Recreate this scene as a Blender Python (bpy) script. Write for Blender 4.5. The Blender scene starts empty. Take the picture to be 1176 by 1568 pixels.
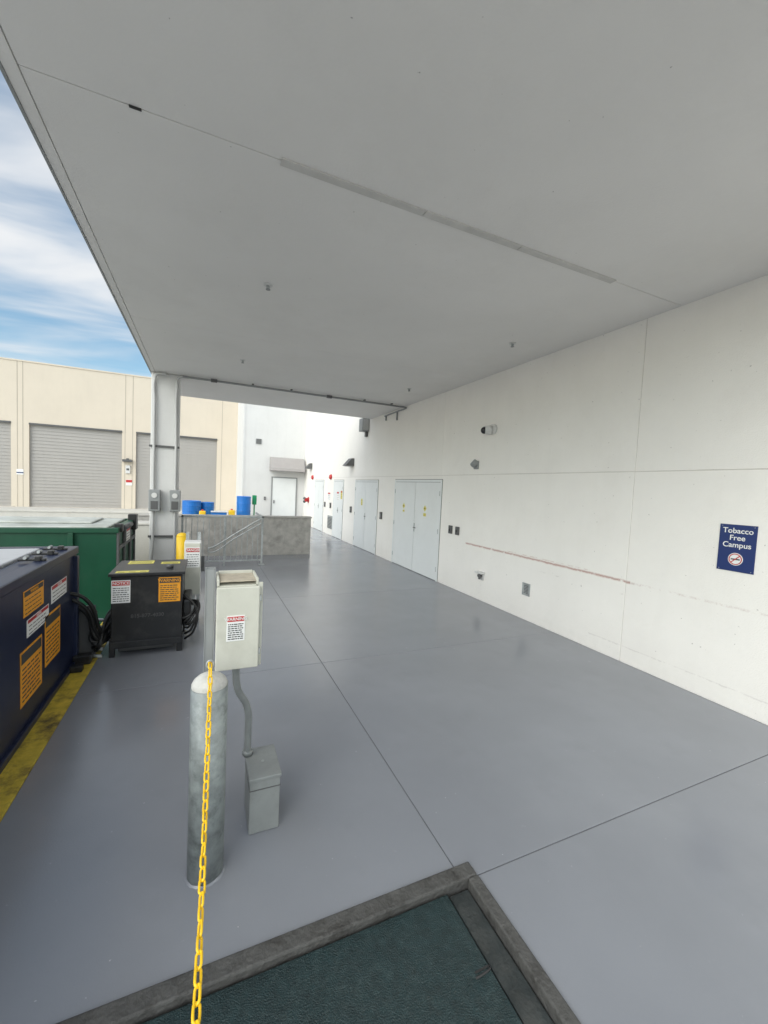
import bpy, bmesh, math, random
from mathutils import Vector, Matrix
random.seed(4)
scene=bpy.context.scene
scene.view_settings.view_transform='Standard'
scene.view_settings.look='None'
scene.view_settings.exposure=0
COL=scene.collection

# ---------------------------------------------------------------- materials
def mat(name,c,rough=0.6,var=0.06,scale=3.0,bump=0.0,bscale=60.0,metal=0.0,dirt=None,dirt_amt=0.0,dscale=1.5,spec=0.5,rvar=0.0,streak=0.0,speck=0.0,soft=False):
    m=bpy.data.materials.new(name); m.use_nodes=True
    nt=m.node_tree; N=nt.nodes; L=nt.links
    b=N['Principled BSDF']; b.inputs['Roughness'].default_value=rough
    b.inputs['Metallic'].default_value=metal
    b.inputs['Specular IOR Level'].default_value=spec
    g=N.new('ShaderNodeNewGeometry'); vec=g.outputs['Position']
    n=N.new('ShaderNodeTexNoise'); n.inputs['Scale'].default_value=scale; n.inputs['Detail'].default_value=3 if soft else 6; n.inputs['Roughness'].default_value=0.5 if soft else 0.6
    L.new(vec,n.inputs['Vector'])
    r=N.new('ShaderNodeMapRange'); r.inputs['From Min'].default_value=0.3; r.inputs['From Max'].default_value=0.7
    r.inputs['To Min'].default_value=1-var; r.inputs['To Max'].default_value=1+var
    L.new(n.outputs['Fac'],r.inputs['Value'])
    mx=N.new('ShaderNodeVectorMath'); mx.operation='SCALE'; mx.inputs[0].default_value=(c[0],c[1],c[2])
    L.new(r.outputs['Result'],mx.inputs['Scale'])
    out=mx.outputs['Vector']
    def over(out,sc,lo,hi,amt,col,det=9,mapping=None):
        n2=N.new('ShaderNodeTexNoise'); n2.inputs['Scale'].default_value=sc; n2.inputs['Detail'].default_value=det; n2.inputs['Roughness'].default_value=0.7
        v=vec
        if mapping:
            mp=N.new('ShaderNodeMapping'); mp.inputs['Scale'].default_value=mapping; L.new(vec,mp.inputs['Vector']); v=mp.outputs[0]
        L.new(v,n2.inputs['Vector'])
        r2=N.new('ShaderNodeMapRange'); r2.inputs['From Min'].default_value=lo; r2.inputs['From Max'].default_value=hi
        r2.inputs['To Max'].default_value=amt
        L.new(n2.outputs['Fac'],r2.inputs['Value'])
        mm=N.new('ShaderNodeMix'); mm.data_type='RGBA'
        L.new(r2.outputs['Result'],mm.inputs['Factor']); L.new(out,mm.inputs['A'])
        mm.inputs['B'].default_value=(*col,1); return mm.outputs['Result']
    if dirt: out=over(out,dscale,0.5,0.68,dirt_amt,dirt)
    if streak: out=over(out,5,0.5,0.75,streak,tuple(q*0.6 for q in c),5,(1,1,0.12))
    if speck: out=over(out,21,0.745,0.77,speck,(0.15,0.13,0.11),2)
    L.new(out,b.inputs['Base Color'])
    if rvar>0:
        r3=N.new('ShaderNodeMapRange'); r3.inputs['From Min'].default_value=0.3; r3.inputs['From Max'].default_value=0.7
        r3.inputs['To Min'].default_value=max(0.05,rough-rvar); r3.inputs['To Max'].default_value=rough+rvar
        L.new(n.outputs['Fac'],r3.inputs['Value']); L.new(r3.outputs['Result'],b.inputs['Roughness'])
    if bump>0:
        n4=N.new('ShaderNodeTexNoise'); n4.inputs['Scale'].default_value=bscale; n4.inputs['Detail'].default_value=4
        L.new(vec,n4.inputs['Vector'])
        bp=N.new('ShaderNodeBump'); bp.inputs['Strength'].default_value=bump; bp.inputs['Distance'].default_value=0.01
        L.new(n4.outputs['Fac'],bp.inputs['Height']); L.new(bp.outputs['Normal'],b.inputs['Normal'])
    return m

def wall_material():
    m=mat('wall_stucco',(0.86,0.832,0.785),0.75,0.02,1.3,0.35,90,dirt=(0.76,0.725,0.67),dirt_amt=0.2,dscale=1.6,spec=0.3,streak=0.045)
    nt=m.node_tree;N=nt.nodes;L=nt.links;b=N['Principled BSDF']
    src=b.inputs['Base Color'].links[0].from_socket
    g=N.new('ShaderNodeNewGeometry'); s=N.new('ShaderNodeSeparateXYZ'); L.new(g.outputs['Position'],s.inputs[0])
    def math_(op,a,b_=None,clamp=False):
        x=N.new('ShaderNodeMath'); x.operation=op; x.use_clamp=clamp
        for i,v in enumerate([a,b_]):
            if v is None: continue
            if isinstance(v,(int,float)): x.inputs[i].default_value=v
            else: L.new(v,x.inputs[i])
        return x.outputs[0]
    nz=N.new('ShaderNodeTexNoise'); nz.inputs['Scale'].default_value=9; nz.inputs['Detail'].default_value=8; nz.inputs['Roughness'].default_value=0.75
    L.new(g.outputs['Position'],nz.inputs['Vector'])
    def line(z0,w,y0,y1,thr,amt):
        zz=math_('ADD',s.outputs['Z'],math_('MULTIPLY',math_('SUBTRACT',nz.outputs['Fac'],0.5),0.05))
        d=math_('ABSOLUTE',math_('SUBTRACT',zz,z0))
        k=math_('SUBTRACT',1.0,math_('DIVIDE',d,w),True)
        r=N.new('ShaderNodeMapRange'); r.inputs['From Min'].default_value=thr; r.inputs['From Max'].default_value=thr+0.12
        L.new(nz.outputs['Fac'],r.inputs['Value'])
        a=math_('MULTIPLY',k,r.outputs['Result'])
        m1=math_('GREATER_THAN',s.outputs['Y'],y0); m2=math_('LESS_THAN',s.outputs['Y'],y1)
        return math_('MULTIPLY',math_('MULTIPLY',a,math_('MULTIPLY',m1,m2)),amt)
    def mix(src,fac,col):
        mm=N.new('ShaderNodeMix'); mm.data_type='RGBA'; L.new(fac,mm.inputs['Factor']); L.new(src,mm.inputs['A']); mm.inputs['B'].default_value=(*col,1)
        return mm.outputs['Result']
    src=mix(src,line(0.95,0.022,3.1,6.35,0.34,0.95),(0.45,0.25,0.21))
    src=mix(src,line(0.95,0.018,1.2,3.4,0.46,0.55),(0.48,0.36,0.32))
    src=mix(src,line(0.985,0.010,3.6,5.2,0.45,0.6),(0.45,0.26,0.22))
    src=mix(src,line(0.80,0.015,3.1,6.0,0.55,0.35),(0.4,0.36,0.33))
    src=mix(src,line(0.19,0.010,-2,3.6,0.42,0.45),(0.5,0.46,0.44))
    lo=N.new('ShaderNodeMapRange'); lo.inputs['From Min'].default_value=0.5; lo.inputs['From Max'].default_value=0.0; lo.inputs['To Max'].default_value=0.35
    L.new(s.outputs['Z'],lo.inputs['Value'])
    src=mix(src,math_('MULTIPLY',lo.outputs['Result'],nz.outputs['Fac']),(0.55,0.53,0.50))
    vo=N.new('ShaderNodeTexNoise'); vo.inputs['Scale'].default_value=26; vo.inputs['Detail'].default_value=2
    L.new(g.outputs['Position'],vo.inputs['Vector'])
    r=N.new('ShaderNodeMapRange'); r.inputs['From Min'].default_value=0.745; r.inputs['From Max'].default_value=0.77; r.inputs['To Max'].default_value=0.5
    L.new(vo.outputs['Fac'],r.inputs['Value'])
    src=mix(src,r.outputs['Result'],(0.25,0.22,0.2))
    L.new(src,b.inputs['Base Color'])
    return m

M={}
M['wall']=wall_material()
M['wall2']=mat('wall_white',(0.66,0.66,0.65),0.75,0.03,1.2,0.2,60,spec=0.3,dirt=(0.56,0.55,0.53),dirt_amt=0.15,streak=0.12)
M['ceil']=mat('ceiling_paint',(0.79,0.772,0.748),0.8,0.03,0.8,0.15,70,dirt=(0.68,0.66,0.63),dirt_amt=0.25,dscale=0.9,spec=0.2,speck=0.5)
M['ceilplate']=mat('ceiling_plate_paint',(0.57,0.555,0.53),0.7,0.08,8)
M['beige']=mat('beige_wall',(0.67,0.595,0.49),0.8,0.03,0.7,0.15,30,spec=0.2,dirt=(0.59,0.52,0.44),dirt_amt=0.2,dscale=0.8,streak=0.08)
M['shutter']=mat('shutter_paint',(0.40,0.38,0.355),0.55,0.03,1,streak=0.1)
M['door']=mat('door_paint',(0.74,0.76,0.755),0.45,0.02,2,dirt=(0.6,0.6,0.58),dirt_amt=0.15,dscale=3)
M['dark']=mat('dark_gap',(0.03,0.03,0.03),0.8)
M['seam']=mat('seam_sealant',(0.62,0.59,0.55),0.8)
M['bseam']=mat('facade_groove',(0.42,0.37,0.30),0.8)
M['fseam']=mat('floor_seam',(0.08,0.085,0.09),0.7)
M['galv']=mat('galvanised_steel',(0.42,0.44,0.44),0.5,0.18,14,0.1,40,metal=0.35,dirt=(0.20,0.22,0.2),dirt_amt=0.5,dscale=9)
M['conduit']=mat('conduit_steel',(0.27,0.285,0.28),0.45,0.12,14,metal=0.2)
M['bollard']=mat('bollard_galvanised',(0.30,0.33,0.325),0.5,0.28,16,0.2,30,metal=0.25,dirt=(0.11,0.13,0.12),dirt_amt=0.75,dscale=11,streak=0.6)
M['conc']=mat('concrete',(0.46,0.44,0.41),0.9,0.16,6,0.5,40,dirt=(0.22,0.21,0.195),dirt_amt=0.55,dscale=4,streak=0.35)
M['concl']=mat('concrete_light',(0.58,0.56,0.51),0.9,0.10,2,0.3,40,dirt=(0.35,0.34,0.31),dirt_amt=0.4,dscale=2)
M['cap']=mat('bollard_cap_concrete',(0.58,0.57,0.53),0.9,0.12,40,0.5,90,dirt=(0.25,0.25,0.23),dirt_amt=0.4,dscale=20)
M['pcol']=mat('column_paint',(0.66,0.655,0.64),0.6,0.04,3,dirt=(0.50,0.49,0.47),dirt_amt=0.3,dscale=3,streak=0.12)
M['pipe']=mat('painted_pipe',(0.48,0.48,0.47),0.5,0.05,3)
M['grey']=mat('grey_enamel',(0.28,0.29,0.29),0.5,0.06,6)
M['encl']=mat('enclosure_fibreglass',(0.58,0.575,0.50),0.5,0.05,5,0.05,60,dirt=(0.44,0.43,0.36),dirt_amt=0.4,dscale=6)
M['tan']=mat('enclosure_dusty_top',(0.50,0.44,0.34),0.8,0.2,20)
M['lbox']=mat('ground_box_paint',(0.245,0.258,0.252),0.5,0.07,8,dirt=(0.17,0.18,0.17),dirt_amt=0.5,dscale=7,streak=0.25)
M['black']=mat('black_paint',(0.018,0.018,0.019),0.35,0.2,5,dirt=(0.07,0.065,0.06),dirt_amt=0.5,dscale=4)
M['blacktxt']=mat('faded_stencil',(0.08,0.08,0.08),0.5)
M['rubber']=mat('rubber',(0.014,0.014,0.014),0.5,0.1,5)
M['navy']=mat('navy_paint',(0.011,0.018,0.052),0.35,0.15,3,dirt=(0.035,0.04,0.058),dirt_amt=0.6,dscale=3,streak=0.3)
M['green']=mat('green_paint',(0.006,0.070,0.034),0.4,0.12,3,dirt=(0.03,0.06,0.04),dirt_amt=0.4,dscale=3,streak=0.4)
M['lid']=mat('worn_lid_metal',(0.56,0.57,0.59),0.38,0.15,3,metal=0.2,dirt=(0.3,0.31,0.32),dirt_amt=0.6,dscale=3)
M['interior']=mat('dumpster_load',(0.52,0.54,0.50),0.7,0.2,2,dirt=(0.28,0.28,0.22),dirt_amt=0.6)
M['yellow']=mat('yellow_paint',(0.78,0.50,0.02),0.45,0.06,6)
M['chain']=mat('yellow_plastic_chain',(0.90,0.56,0.015),0.4,0.05,20)
M['edge']=mat('worn_yellow_edge',(0.58,0.43,0.05),0.7,0.25,12,0.5,50,dirt=(0.06,0.048,0.03),dirt_amt=1.0,dscale=3.6)
M['plate']=mat('leveler_plate_paint',(0.011,0.029,0.031),0.45,0.3,25,0.7,170,dirt=(0.05,0.08,0.08),dirt_amt=0.45,dscale=34)
M['lip']=mat('leveler_lip_steel',(0.035,0.042,0.042),0.55,0.3,9,0.4,60,dirt=(0.09,0.09,0.083),dirt_amt=0.5,dscale=5)
M['curb']=mat('pit_curb_steel',(0.078,0.077,0.073),0.65,0.25,12,0.8,50,dirt=(0.028,0.025,0.022),dirt_amt=0.9,dscale=7)
M['asph']=mat('yard_paving',(0.46,0.45,0.42),0.9,0.10,1.2,0.3,60,dirt=(0.33,0.32,0.3),dirt_amt=0.5,dscale=0.7)
M['white']=mat('white_vinyl',(0.8,0.8,0.78),0.5,0.02,3)
M['orange']=mat('orange_vinyl',(0.85,0.36,0.02),0.5,0.06,9,dirt=(0.5,0.25,0.05),dirt_amt=0.4,dscale=8)
M['ylabel']=mat('yellow_vinyl',(0.70,0.62,0.12),0.5,0.03,3)
M['red']=mat('red_paint',(0.50,0.03,0.03),0.45,0.04,3)
M['ink']=mat('ink',(0.05,0.05,0.05),0.6)
M['signblue']=mat('sign_blue',(0.016,0.034,0.14),0.4,0.02,3)
M['blue']=mat('blue_drum_plastic',(0.01,0.15,0.50),0.4,0.08,5)
M['awn']=mat('awning_metal',(0.34,0.32,0.31),0.5,0.06,3)
M['dkgrey']=mat('dark_grey_metal',(0.10,0.10,0.10),0.5,0.1,5)
M['greenp']=mat('green_plastic',(0.01,0.25,0.10),0.5)
M['glass']=mat('dark_glass',(0.02,0.02,0.025),0.1)

def floor_material():
    m=mat('floor_coating',(0.235,0.247,0.272),0.20,0.07,0.7,0.06,110,spec=0.6,rvar=0.07,soft=True)
    nt=m.node_tree;N=nt.nodes;L=nt.links;b=N['Principled BSDF']
    src=b.inputs['Base Color'].links[0].from_socket
    g=N.new('ShaderNodeNewGeometry')
    def over(src,sc,det,lo,hi,amt,col,rough=0.55):
        n=N.new('ShaderNodeTexNoise'); n.inputs['Scale'].default_value=sc; n.inputs['Detail'].default_value=det; n.inputs['Roughness'].default_value=rough
        L.new(g.outputs['Position'],n.inputs['Vector'])
        r=N.new('ShaderNodeMapRange'); r.interpolation_type='SMOOTHSTEP'; r.inputs['From Min'].default_value=lo; r.inputs['From Max'].default_value=hi; r.inputs['To Max'].default_value=amt
        L.new(n.outputs['Fac'],r.inputs['Value'])
        mm=N.new('ShaderNodeMix'); mm.data_type='RGBA'; L.new(r.outputs['Result'],mm.inputs['Factor']); L.new(src,mm.inputs['A']); mm.inputs['B'].default_value=(*col,1)
        return mm.outputs['Result']
    src=over(src,0.9,4,0.40,0.75,0.35,(0.29,0.303,0.33))
    src=over(src,3.5,5,0.50,0.85,0.25,(0.19,0.20,0.222))
    src=over(src,38,3,0.73,0.77,0.5,(0.6,0.61,0.62))
    src=over(src,9,4,0.70,0.78,0.35,(0.42,0.43,0.45))
    L.new(src,b.inputs['Base Color'])
    return m
M['floor']=floor_material()

# ---------------------------------------------------------------- helpers
def finish(bm,name,mt,smooth=False):
    vs=[v.co.copy() for v in bm.verts]
    lo=Vector([min(v[i] for v in vs) for i in range(3)]); hi=Vector([max(v[i] for v in vs) for i in range(3)])
    c=(lo+hi)/2
    for v in bm.verts: v.co-=c
    bmesh.ops.recalc_face_normals(bm,faces=bm.faces)
    me=bpy.data.meshes.new(name); bm.to_mesh(me); bm.free()
    ms=mt if isinstance(mt,list) else [mt]
    for q in ms: me.materials.append(M[q])
    if smooth:
        for p in me.polygons: p.use_smooth=True
    ob=bpy.data.objects.new(name,me); ob.location=c; COL.objects.link(ob); return ob
def group(name,loc=(0,0,0)):
    e=bpy.data.objects.new(name,None); e.location=loc; e.empty_display_size=0.2; COL.objects.link(e); return e
def put(ob,par):
    if par is not None:
        ob.parent=par; ob.location=ob.location-par.location
    return ob
def addbox(bm,b,bev=0.0,mi=0):
    x0,x1,y0,y1,z0,z1=b
    m=Matrix.Translation(((x0+x1)/2,(y0+y1)/2,(z0+z1)/2))@Matrix.Diagonal((x1-x0,y1-y0,z1-z0,1))
    r=bmesh.ops.create_cube(bm,size=1,matrix=m)
    fs=set()
    for v in r['verts']: fs.update(v.link_faces)
    for f in fs: f.material_index=mi
    if bev>0:
        es=set()
        for v in r['verts']: es.update(v.link_edges)
        rr=bmesh.ops.bevel(bm,geom=list(es),offset=bev,segments=2,affect='EDGES',profile=0.5)
        for f in rr['faces']: f.material_index=mi
def box(name,b,mt,par=None,bev=0.0):
    bm=bmesh.new(); addbox(bm,b,bev); return put(finish(bm,name,mt),par)
def boxes(name,bs,mt,par=None,bev=0.0):
    bm=bmesh.new()
    for b in bs: addbox(bm,b[:6],bev,b[6] if len(b)>6 else 0)
    return put(finish(bm,name,mt),par)
def addcyl(bm,p,q,r,seg=20,r2=None,mi=0):
    p=Vector(p);q=Vector(q);d=q-p
    rot=d.to_track_quat('Z','Y').to_matrix().to_4x4()
    m=Matrix.Translation((p+q)/2)@rot
    rr=bmesh.ops.create_cone(bm,cap_ends=True,segments=seg,radius1=r,radius2=r if r2 is None else r2,depth=d.length,matrix=m)
    fs=set()
    for v in rr['verts']: fs.update(v.link_faces)
    for f in fs:
        f.material_index=mi
        f.smooth=len(f.verts)==4
def cyl(name,p,q,r,mt,par=None,seg=20,r2=None):
    bm=bmesh.new(); addcyl(bm,p,q,r,seg,r2); return put(finish(bm,name,mt),par)
def tube(name,pts,r,mt,par=None,cyclic=False):
    cu=bpy.data.curves.new(name,'CURVE'); cu.dimensions='3D'; cu.bevel_depth=r; cu.bevel_resolution=4; cu.resolution_u=10
    s=cu.splines.new('BEZIER'); s.bezier_points.add(len(pts)-1)
    o=Vector(pts[0])
    for i,p in enumerate(pts):
        bp=s.bezier_points[i]; bp.co=Vector(p)-o; bp.handle_left_type='AUTO'; bp.handle_right_type='AUTO'
    cu.use_fill_caps=True
    cu.materials.append(M[mt])
    ob=bpy.data.objects.new(name,cu); ob.location=o; COL.objects.link(ob); return put(ob,par)
FR={'-X':(Vector((0,-1,0)),Vector((0,0,1)),Vector((-1,0,0))),
    '-Y':(Vector((1,0,0)),Vector((0,0,1)),Vector((0,-1,0))),
    '+X':(Vector((0,1,0)),Vector((0,0,1)),Vector((1,0,0))),
    '+Z':(Vector((1,0,0)),Vector((0,1,0)),Vector((0,0,1)))}
def rotm(face):
    a,b,c=FR[face]
    return Matrix((a,b,c)).transposed().to_4x4()
def text(name,s,face,pos,size,mt,par=None,align='CENTER'):
    cu=bpy.data.curves.new(name,'FONT'); cu.body=s; cu.size=size; cu.align_x=align; cu.align_y='CENTER'; cu.extrude=0.0006
    cu.offset=size*0.012
    cu.materials.append(M[mt])
    ob=bpy.data.objects.new(name,cu); ob.rotation_euler=rotm(face).to_euler(); ob.location=pos; COL.objects.link(ob)
    return put(ob,par)
def label(name,face,c,w,h,mt,par=None,head=None,title=None,rows=4,ink='ink',tink='white'):
    a,b,n=FR[face]; c=Vector(c)
    def rect(u0,u1,v0,v1,n0,n1,bm,mi):
        ps=[c+a*u+b*v+n*k for u in(u0,u1) for v in(v0,v1) for k in(n0,n1)]
        lo=[min(p[i] for p in ps) for i in range(3)]; hi=[max(p[i] for p in ps) for i in range(3)]
        addbox(bm,(lo[0],hi[0],lo[1],hi[1],lo[2],hi[2]),0,mi)
    bm=bmesh.new(); mats=[mt,head or mt,ink]
    rect(-w/2,w/2,-h/2,h/2,0,0.002,bm,0)
    top=h/2
    if head:
        rect(-w*0.46,w*0.46,h*0.27,h*0.46,0.002,0.0035,bm,1); top=h*0.22
    else: top=h*0.40
    for i in range(rows):
        v=top-(i+0.7)*(top+h*0.44)/rows
        u=-w*0.42
        while u<w*0.36:
            l=random.uniform(0.06,0.2)*w
            rect(u,min(u+l,w*0.42),v-h*0.012-0.001,v+h*0.012+0.001,0.002,0.003,bm,2); u+=l+w*0.035
    ob=put(finish(bm,name,mats),par)
    if title:
        text(name+'_title',title,face,c+b*(h*0.365)+n*0.0045,h*0.17,tink if head else ink,par)
    return ob

WX=4.53; CZ=3.95
# ---------------------------------------------------------------- ground
bm=bmesh.new()
def quad(ps,mi=0):
    f=bm.faces.new([bm.verts.new(p) for p in ps]); f.material_index=mi
G=-0.06; P=-1.0; px0,px1,py0,py1=-7.0,-1.17,-3.0,10.3
S=400
quad([(-S,-S,G),(S,-S,G),(S,py0,G),(-S,py0,G)]); quad([(-S,py1,G),(S,py1,G),(S,S,G),(-S,S,G)])
quad([(-S,py0,G),(px0,py0,G),(px0,py1,G),(-S,py1,G)]); quad([(px1,py0,G),(S,py0,G),(S,py1,G),(px1,py1,G)])
quad([(px0,py0,P),(px1,py0,P),(px1,py1,P),(px0,py1,P)])
quad([(px0,py0,P),(px0,py1,P),(px0,py1,G),(px0,py0,G)]); quad([(px1,py0,P),(px1,py1,P),(px1,py1,G),(px1,py0,G)])
quad([(px0,py0,P),(px1,py0,P),(px1,py0,G),(px0,py0,G)]); quad([(px0,py1,P),(px1,py1,P),(px1,py1,G),(px0,py1,G)])
finish(bm,'ground','asph')

# ---------------------------------------------------------------- deck floor
g=0.003
sl=[(-0.97,-0.75,-5,1.60),(1.284,WX,-5,1.54-g),(-0.97,1.2-g,1.61,4.16-g),(1.2+g,WX,1.54+g,4.16-g)]
ys=[4.16,6.81,9.46,12.1,14.75,17.4,20.0]
for a,b in zip(ys[:-1],ys[1:]):
    sl.append((-0.97,1.2-g,a+g,b-g)); sl.append((1.2+g,WX,a+g,b-g))
bl=[(x0,x1,y0,y1,-0.05,0.0) for x0,x1,y0,y1 in sl]
floor=group('deck_floor',(1.8,5,0))
boxes('slabs',bl,'floor',floor,0.002)
boxes('joint_filler',[(-0.96,WX,1.62,20,-0.052,-0.005),(1.285,WX,-5,1.62,-0.052,-0.005)],'fseam',floor)
ye=group('yellow_dock_edge',(-1.06,3,0))
boxes('edge_angle',[(-1.165,-0.972,-5,9.6,-0.05,0.006)],'edge',ye,0.004)
boxes('bumper_face',[(-1.169,-1.1655,-5,9.6,-0.9,0.0)],'curb',ye)
# ---------------------------------------------------------------- dock leveler
dl=group('dock_leveler',(0.3,0.6,0))
boxes('pit_curb',[(-0.75,1.282,1.535,1.612,-0.3,0.014),(1.225,1.284,-1.2,1.534,-0.3,0.014),(-0.75,-0.67,-1.2,1.534,-0.3,0.014)],'curb',dl,0.008)
boxes('side_lip',[(1.112,1.217,-1.2,1.522,-0.3,-0.030)],'lip',dl,0.004)
boxes('deck_plate',[(-0.66,1.098,-1.2,1.522,-0.3,-0.012)],'plate',dl,0.003)
boxes('pit_bottom',[(-0.7,1.26,-1.2,1.60,-0.34,-0.31)],'dark',dl)
tube('lift_ring',[(1.02,1.19,-0.008),(1.05,1.185,0.002),(1.085,1.19,0.002),(1.095,1.2,-0.008)],0.004,'dark',dl)
boxes('ring_slot',[(1.03,1.098,1.205,1.213,-0.013,-0.0105)],'dark',dl)

# ---------------------------------------------------------------- right wall + doors
wb=group('white_service_building',(WX,8,0))
ysp=[-5,-1.045,3.155,7.35,11.55,15.75,20.0]
pan=[]
for a,b in zip(ysp[:-1],ysp[1:]):
    pan.append((WX,WX+0.25,a+0.0035,b-0.0035,0.0,2.227)); pan.append((WX,WX+0.25,a+0.0035,b-0.0035,2.235,6.9))
boxes('wall_panels',pan,'wall',wb,0.004)
boxes('wall_joint_backing',[(WX+0.006,WX+0.2,-5,20,0.002,6.88)],'seam',wb)
boxes('cross_wing',[(1.64,WX+0.3,20.0,26,-0.06,6.9)],'wall2',wb,0.01)
boxes('cross_wing_trim',[(1.63,1.70,19.98,19.998,0,6.9)],'wall2',wb)

def double_door(y0,y1,z1,n,leafs=2):
    d=group(n,(WX,(y0+y1)/2,0)); 
    w=0.05
    boxes('frame',[(WX-0.02,WX+0.02,y0,y0+w,0,z1),(WX-0.02,WX+0.02,y1-w,y1,0,z1),(WX-0.02,WX+0.02,y0+w,y1-w,z1-w,z1)],'door',d,0.003)
    boxes('outline_gap',[(WX-0.006,WX-0.001,y0-0.010,y1+0.010,0.0,z1+0.012),(WX-0.009,WX-0.0065,y0+w,y1-w,0,z1-w)],'dkgrey',d)
    iw=(y1-y0-2*w)/leafs
    for i in range(leafs):
        a=y0+w+i*iw+0.006; b=a+iw-0.012
        box('leaf_%d'%(i+1),(WX-0.016,WX-0.0095,a,b,0.012,z1-w-0.008),'door',d,0.002)
        for hz in (0.25,1.05,1.85):
            hy=a-0.004 if i==0 else b+0.004
            cyl('hinge',(WX-0.02,hy,hz-0.05),(WX-0.02,hy,hz+0.05),0.009,'galv',d,8)
    m=(y0+y1)/2
    boxes('handle_plate',[(WX-0.021,WX-0.0165,m+0.03-0.075,m+0.03-0.025,0.93,1.13)],'galv',d,0.002)
    cyl('lever',(WX-0.05,m-0.03,1.03),(WX-0.05,m-0.14,1.03),0.009,'dkgrey',d,8)
    cyl('lever_stem',(WX-0.05,m-0.03,1.03),(WX-0.018,m-0.03,1.03),0.01,'dkgrey',d,8)
    d.parent=wb; d.location=d.location-wb.location
    return d
double_door(7.28,9.55,2.14,'double_door_near')
double_door(10.67,12.57,2.13,'double_door_middle')
double_door(13.8,14.98,2.13,'door_far',1)
double_door(16.4,17.86,2.13,'double_door_far')
def diamond(name,y,z,s):
    bm=bmesh.new()
    m=Matrix.Translation((WX-0.018,y,z))@Matrix.Rotation(math.radians(45),4,'X')@Matrix.Diagonal((0.002,s,s,1))
    bmesh.ops.create_cube(bm,size=1,matrix=m)
    m=Matrix.Translation((WX-0.0195,y,z))@Matrix.Rotation(math.radians(45),4,'X')@Matrix.Diagonal((0.002,s*0.35,s*0.35,1))
    r=bmesh.ops.create_cube(bm,size=1,matrix=m)
    for v in r['verts']:
        for f in v.link_faces: f.material_index=1
    return finish(bm,name,['ylabel','ink'])
diamond('hazard_sticker',7.93,1.50,0.10); diamond('hazard_sticker',8.98,1.50,0.10)
label('door_notice','-X',(WX-0.0165,7.93,1.36),0.12,0.07,'ylabel',None,rows=3)
label('door_notice','-X',(WX-0.0165,8.98,1.38),0.10,0.05,'ylabel',None,rows=2)
label('red_notice','-X',(WX-0.018,14.4,1.55),0.25,0.32,'white',None,head='red',rows=3)
label('yellow_notice','-X',(WX-0.018,13.97,1.60),0.18,0.3,'ylabel',None,head='red',rows=3)
label('red_notice','-X',(WX-0.003,15.6,1.50),0.35,0.3,'white',None,head='red',rows=3)
label('yellow_notice','-X',(WX-0.018,11.9,1.45),0.12,0.2,'ylabel',None,rows=3)
boxes('wall_louver',[(WX-0.03,WX-0.001,15.02,15.6,0.25,0.75,0)]+[(WX-0.045,WX-0.031,15.05,15.57,0.28+i*0.055,0.30+i*0.055,1) for i in range(8)],['galv','dkgrey'])

# ---- tobacco sign
sg=group('tobacco_free_sign',(WX,2.11,1.5))
box('panel',(WX-0.008,WX-0.001,1.965,2.255,1.285,1.72),'signblue',sg,0.002)
for i,s in enumerate(['Tobacco','Free','Campus']):
    text('text_%d'%(i+1),s,'-X',(WX-0.0095,2.11,1.662-i*0.066),0.068,'white',sg)
def ring(name,y,z,r,w,mt,par,off):
    bm=bmesh.new(); n=40; vs=[]
    for i in range(n):
        a=2*math.pi*i/n
        vs.append([bm.verts.new((WX-off,y+math.cos(a)*q,z+math.sin(a)*q)) for q in (r-w,r)])
    for i in range(n):
        j=(i+1)%n; bm.faces.new([vs[i][0],vs[i][1],vs[j][1],vs[j][0]])
    return put(finish(bm,name,mt),par)
cyl('symbol_disc',(WX-0.008,2.11,1.40),(WX-0.010,2.11,1.40),0.058,'white',sg,40)
ring('symbol_ring',2.11,1.40,0.052,0.008,'red',sg,0.0115)
boxes('cigarette',[(WX-0.0115,WX-0.0105,2.075,2.145,1.393,1.405)],'ink',sg)
bm=bmesh.new(); bmesh.ops.create_cube(bm,size=1,matrix=Matrix.Translation((WX-0.012,2.11,1.40))@Matrix.Rotation(math.radians(-45),4,'X')@Matrix.Diagonal((0.001,0.09,0.008,1)))
put(finish(bm,'slash','red'),sg)
for yy in (1.985,2.235):
    for zz in (1.30,1.705): cyl('screw',(WX-0.0085,yy,zz),(WX-0.010,yy,zz),0.004,'galv',sg,8)

# ---- wall fixtures
sc=group('security_camera',(WX,5.75,3.0))
cyl('base',(WX,5.72,3.0),(WX-0.05,5.72,3.0),0.085,'pcol',sc,28)
cyl('housing',(WX-0.03,5.74,2.99),(WX-0.13,5.80,2.985),0.078,'pcol',sc,28,0.072)
bm=bmesh.new(); bmesh.ops.create_uvsphere(bm,u_segments=20,v_segments=12,radius=0.062,matrix=Matrix.Translation((WX-0.135,5.81,2.98)))
put(finish(bm,'lens_dome','glass',True),sc)
ws=group('wall_light',(WX,6.15,2.41))
box('back',(WX-0.03,WX-0.001,6.08,6.21,2.33,2.48),'grey',ws,0.01)
cyl('lamp_body',(WX-0.02,6.145,2.46),(WX-0.10,6.145,2.39),0.060,'grey',ws,16,0.05)
for y in (6.86,6.62):
    sw=group('switch_box',(WX,y,1.15))
    box('cover',(WX-0.04,WX-0.001,y-0.05,y+0.05,1.07,1.23),'dkgrey',sw,0.006)
    box('toggle',(WX-0.052,WX-0.04,y-0.012,y+0.012,1.12,1.17),'black',sw,0.003)
wo=group('hose_bibb',(WX,5.81,0.46))
box('cover',(WX-0.10,WX-0.001,5.72,5.90,0.49,0.52),'pcol',wo,0.008)
box('back_plate',(WX-0.02,WX-0.001,5.75,5.87,0.37,0.49),'pipe',wo,0.004)
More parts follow.
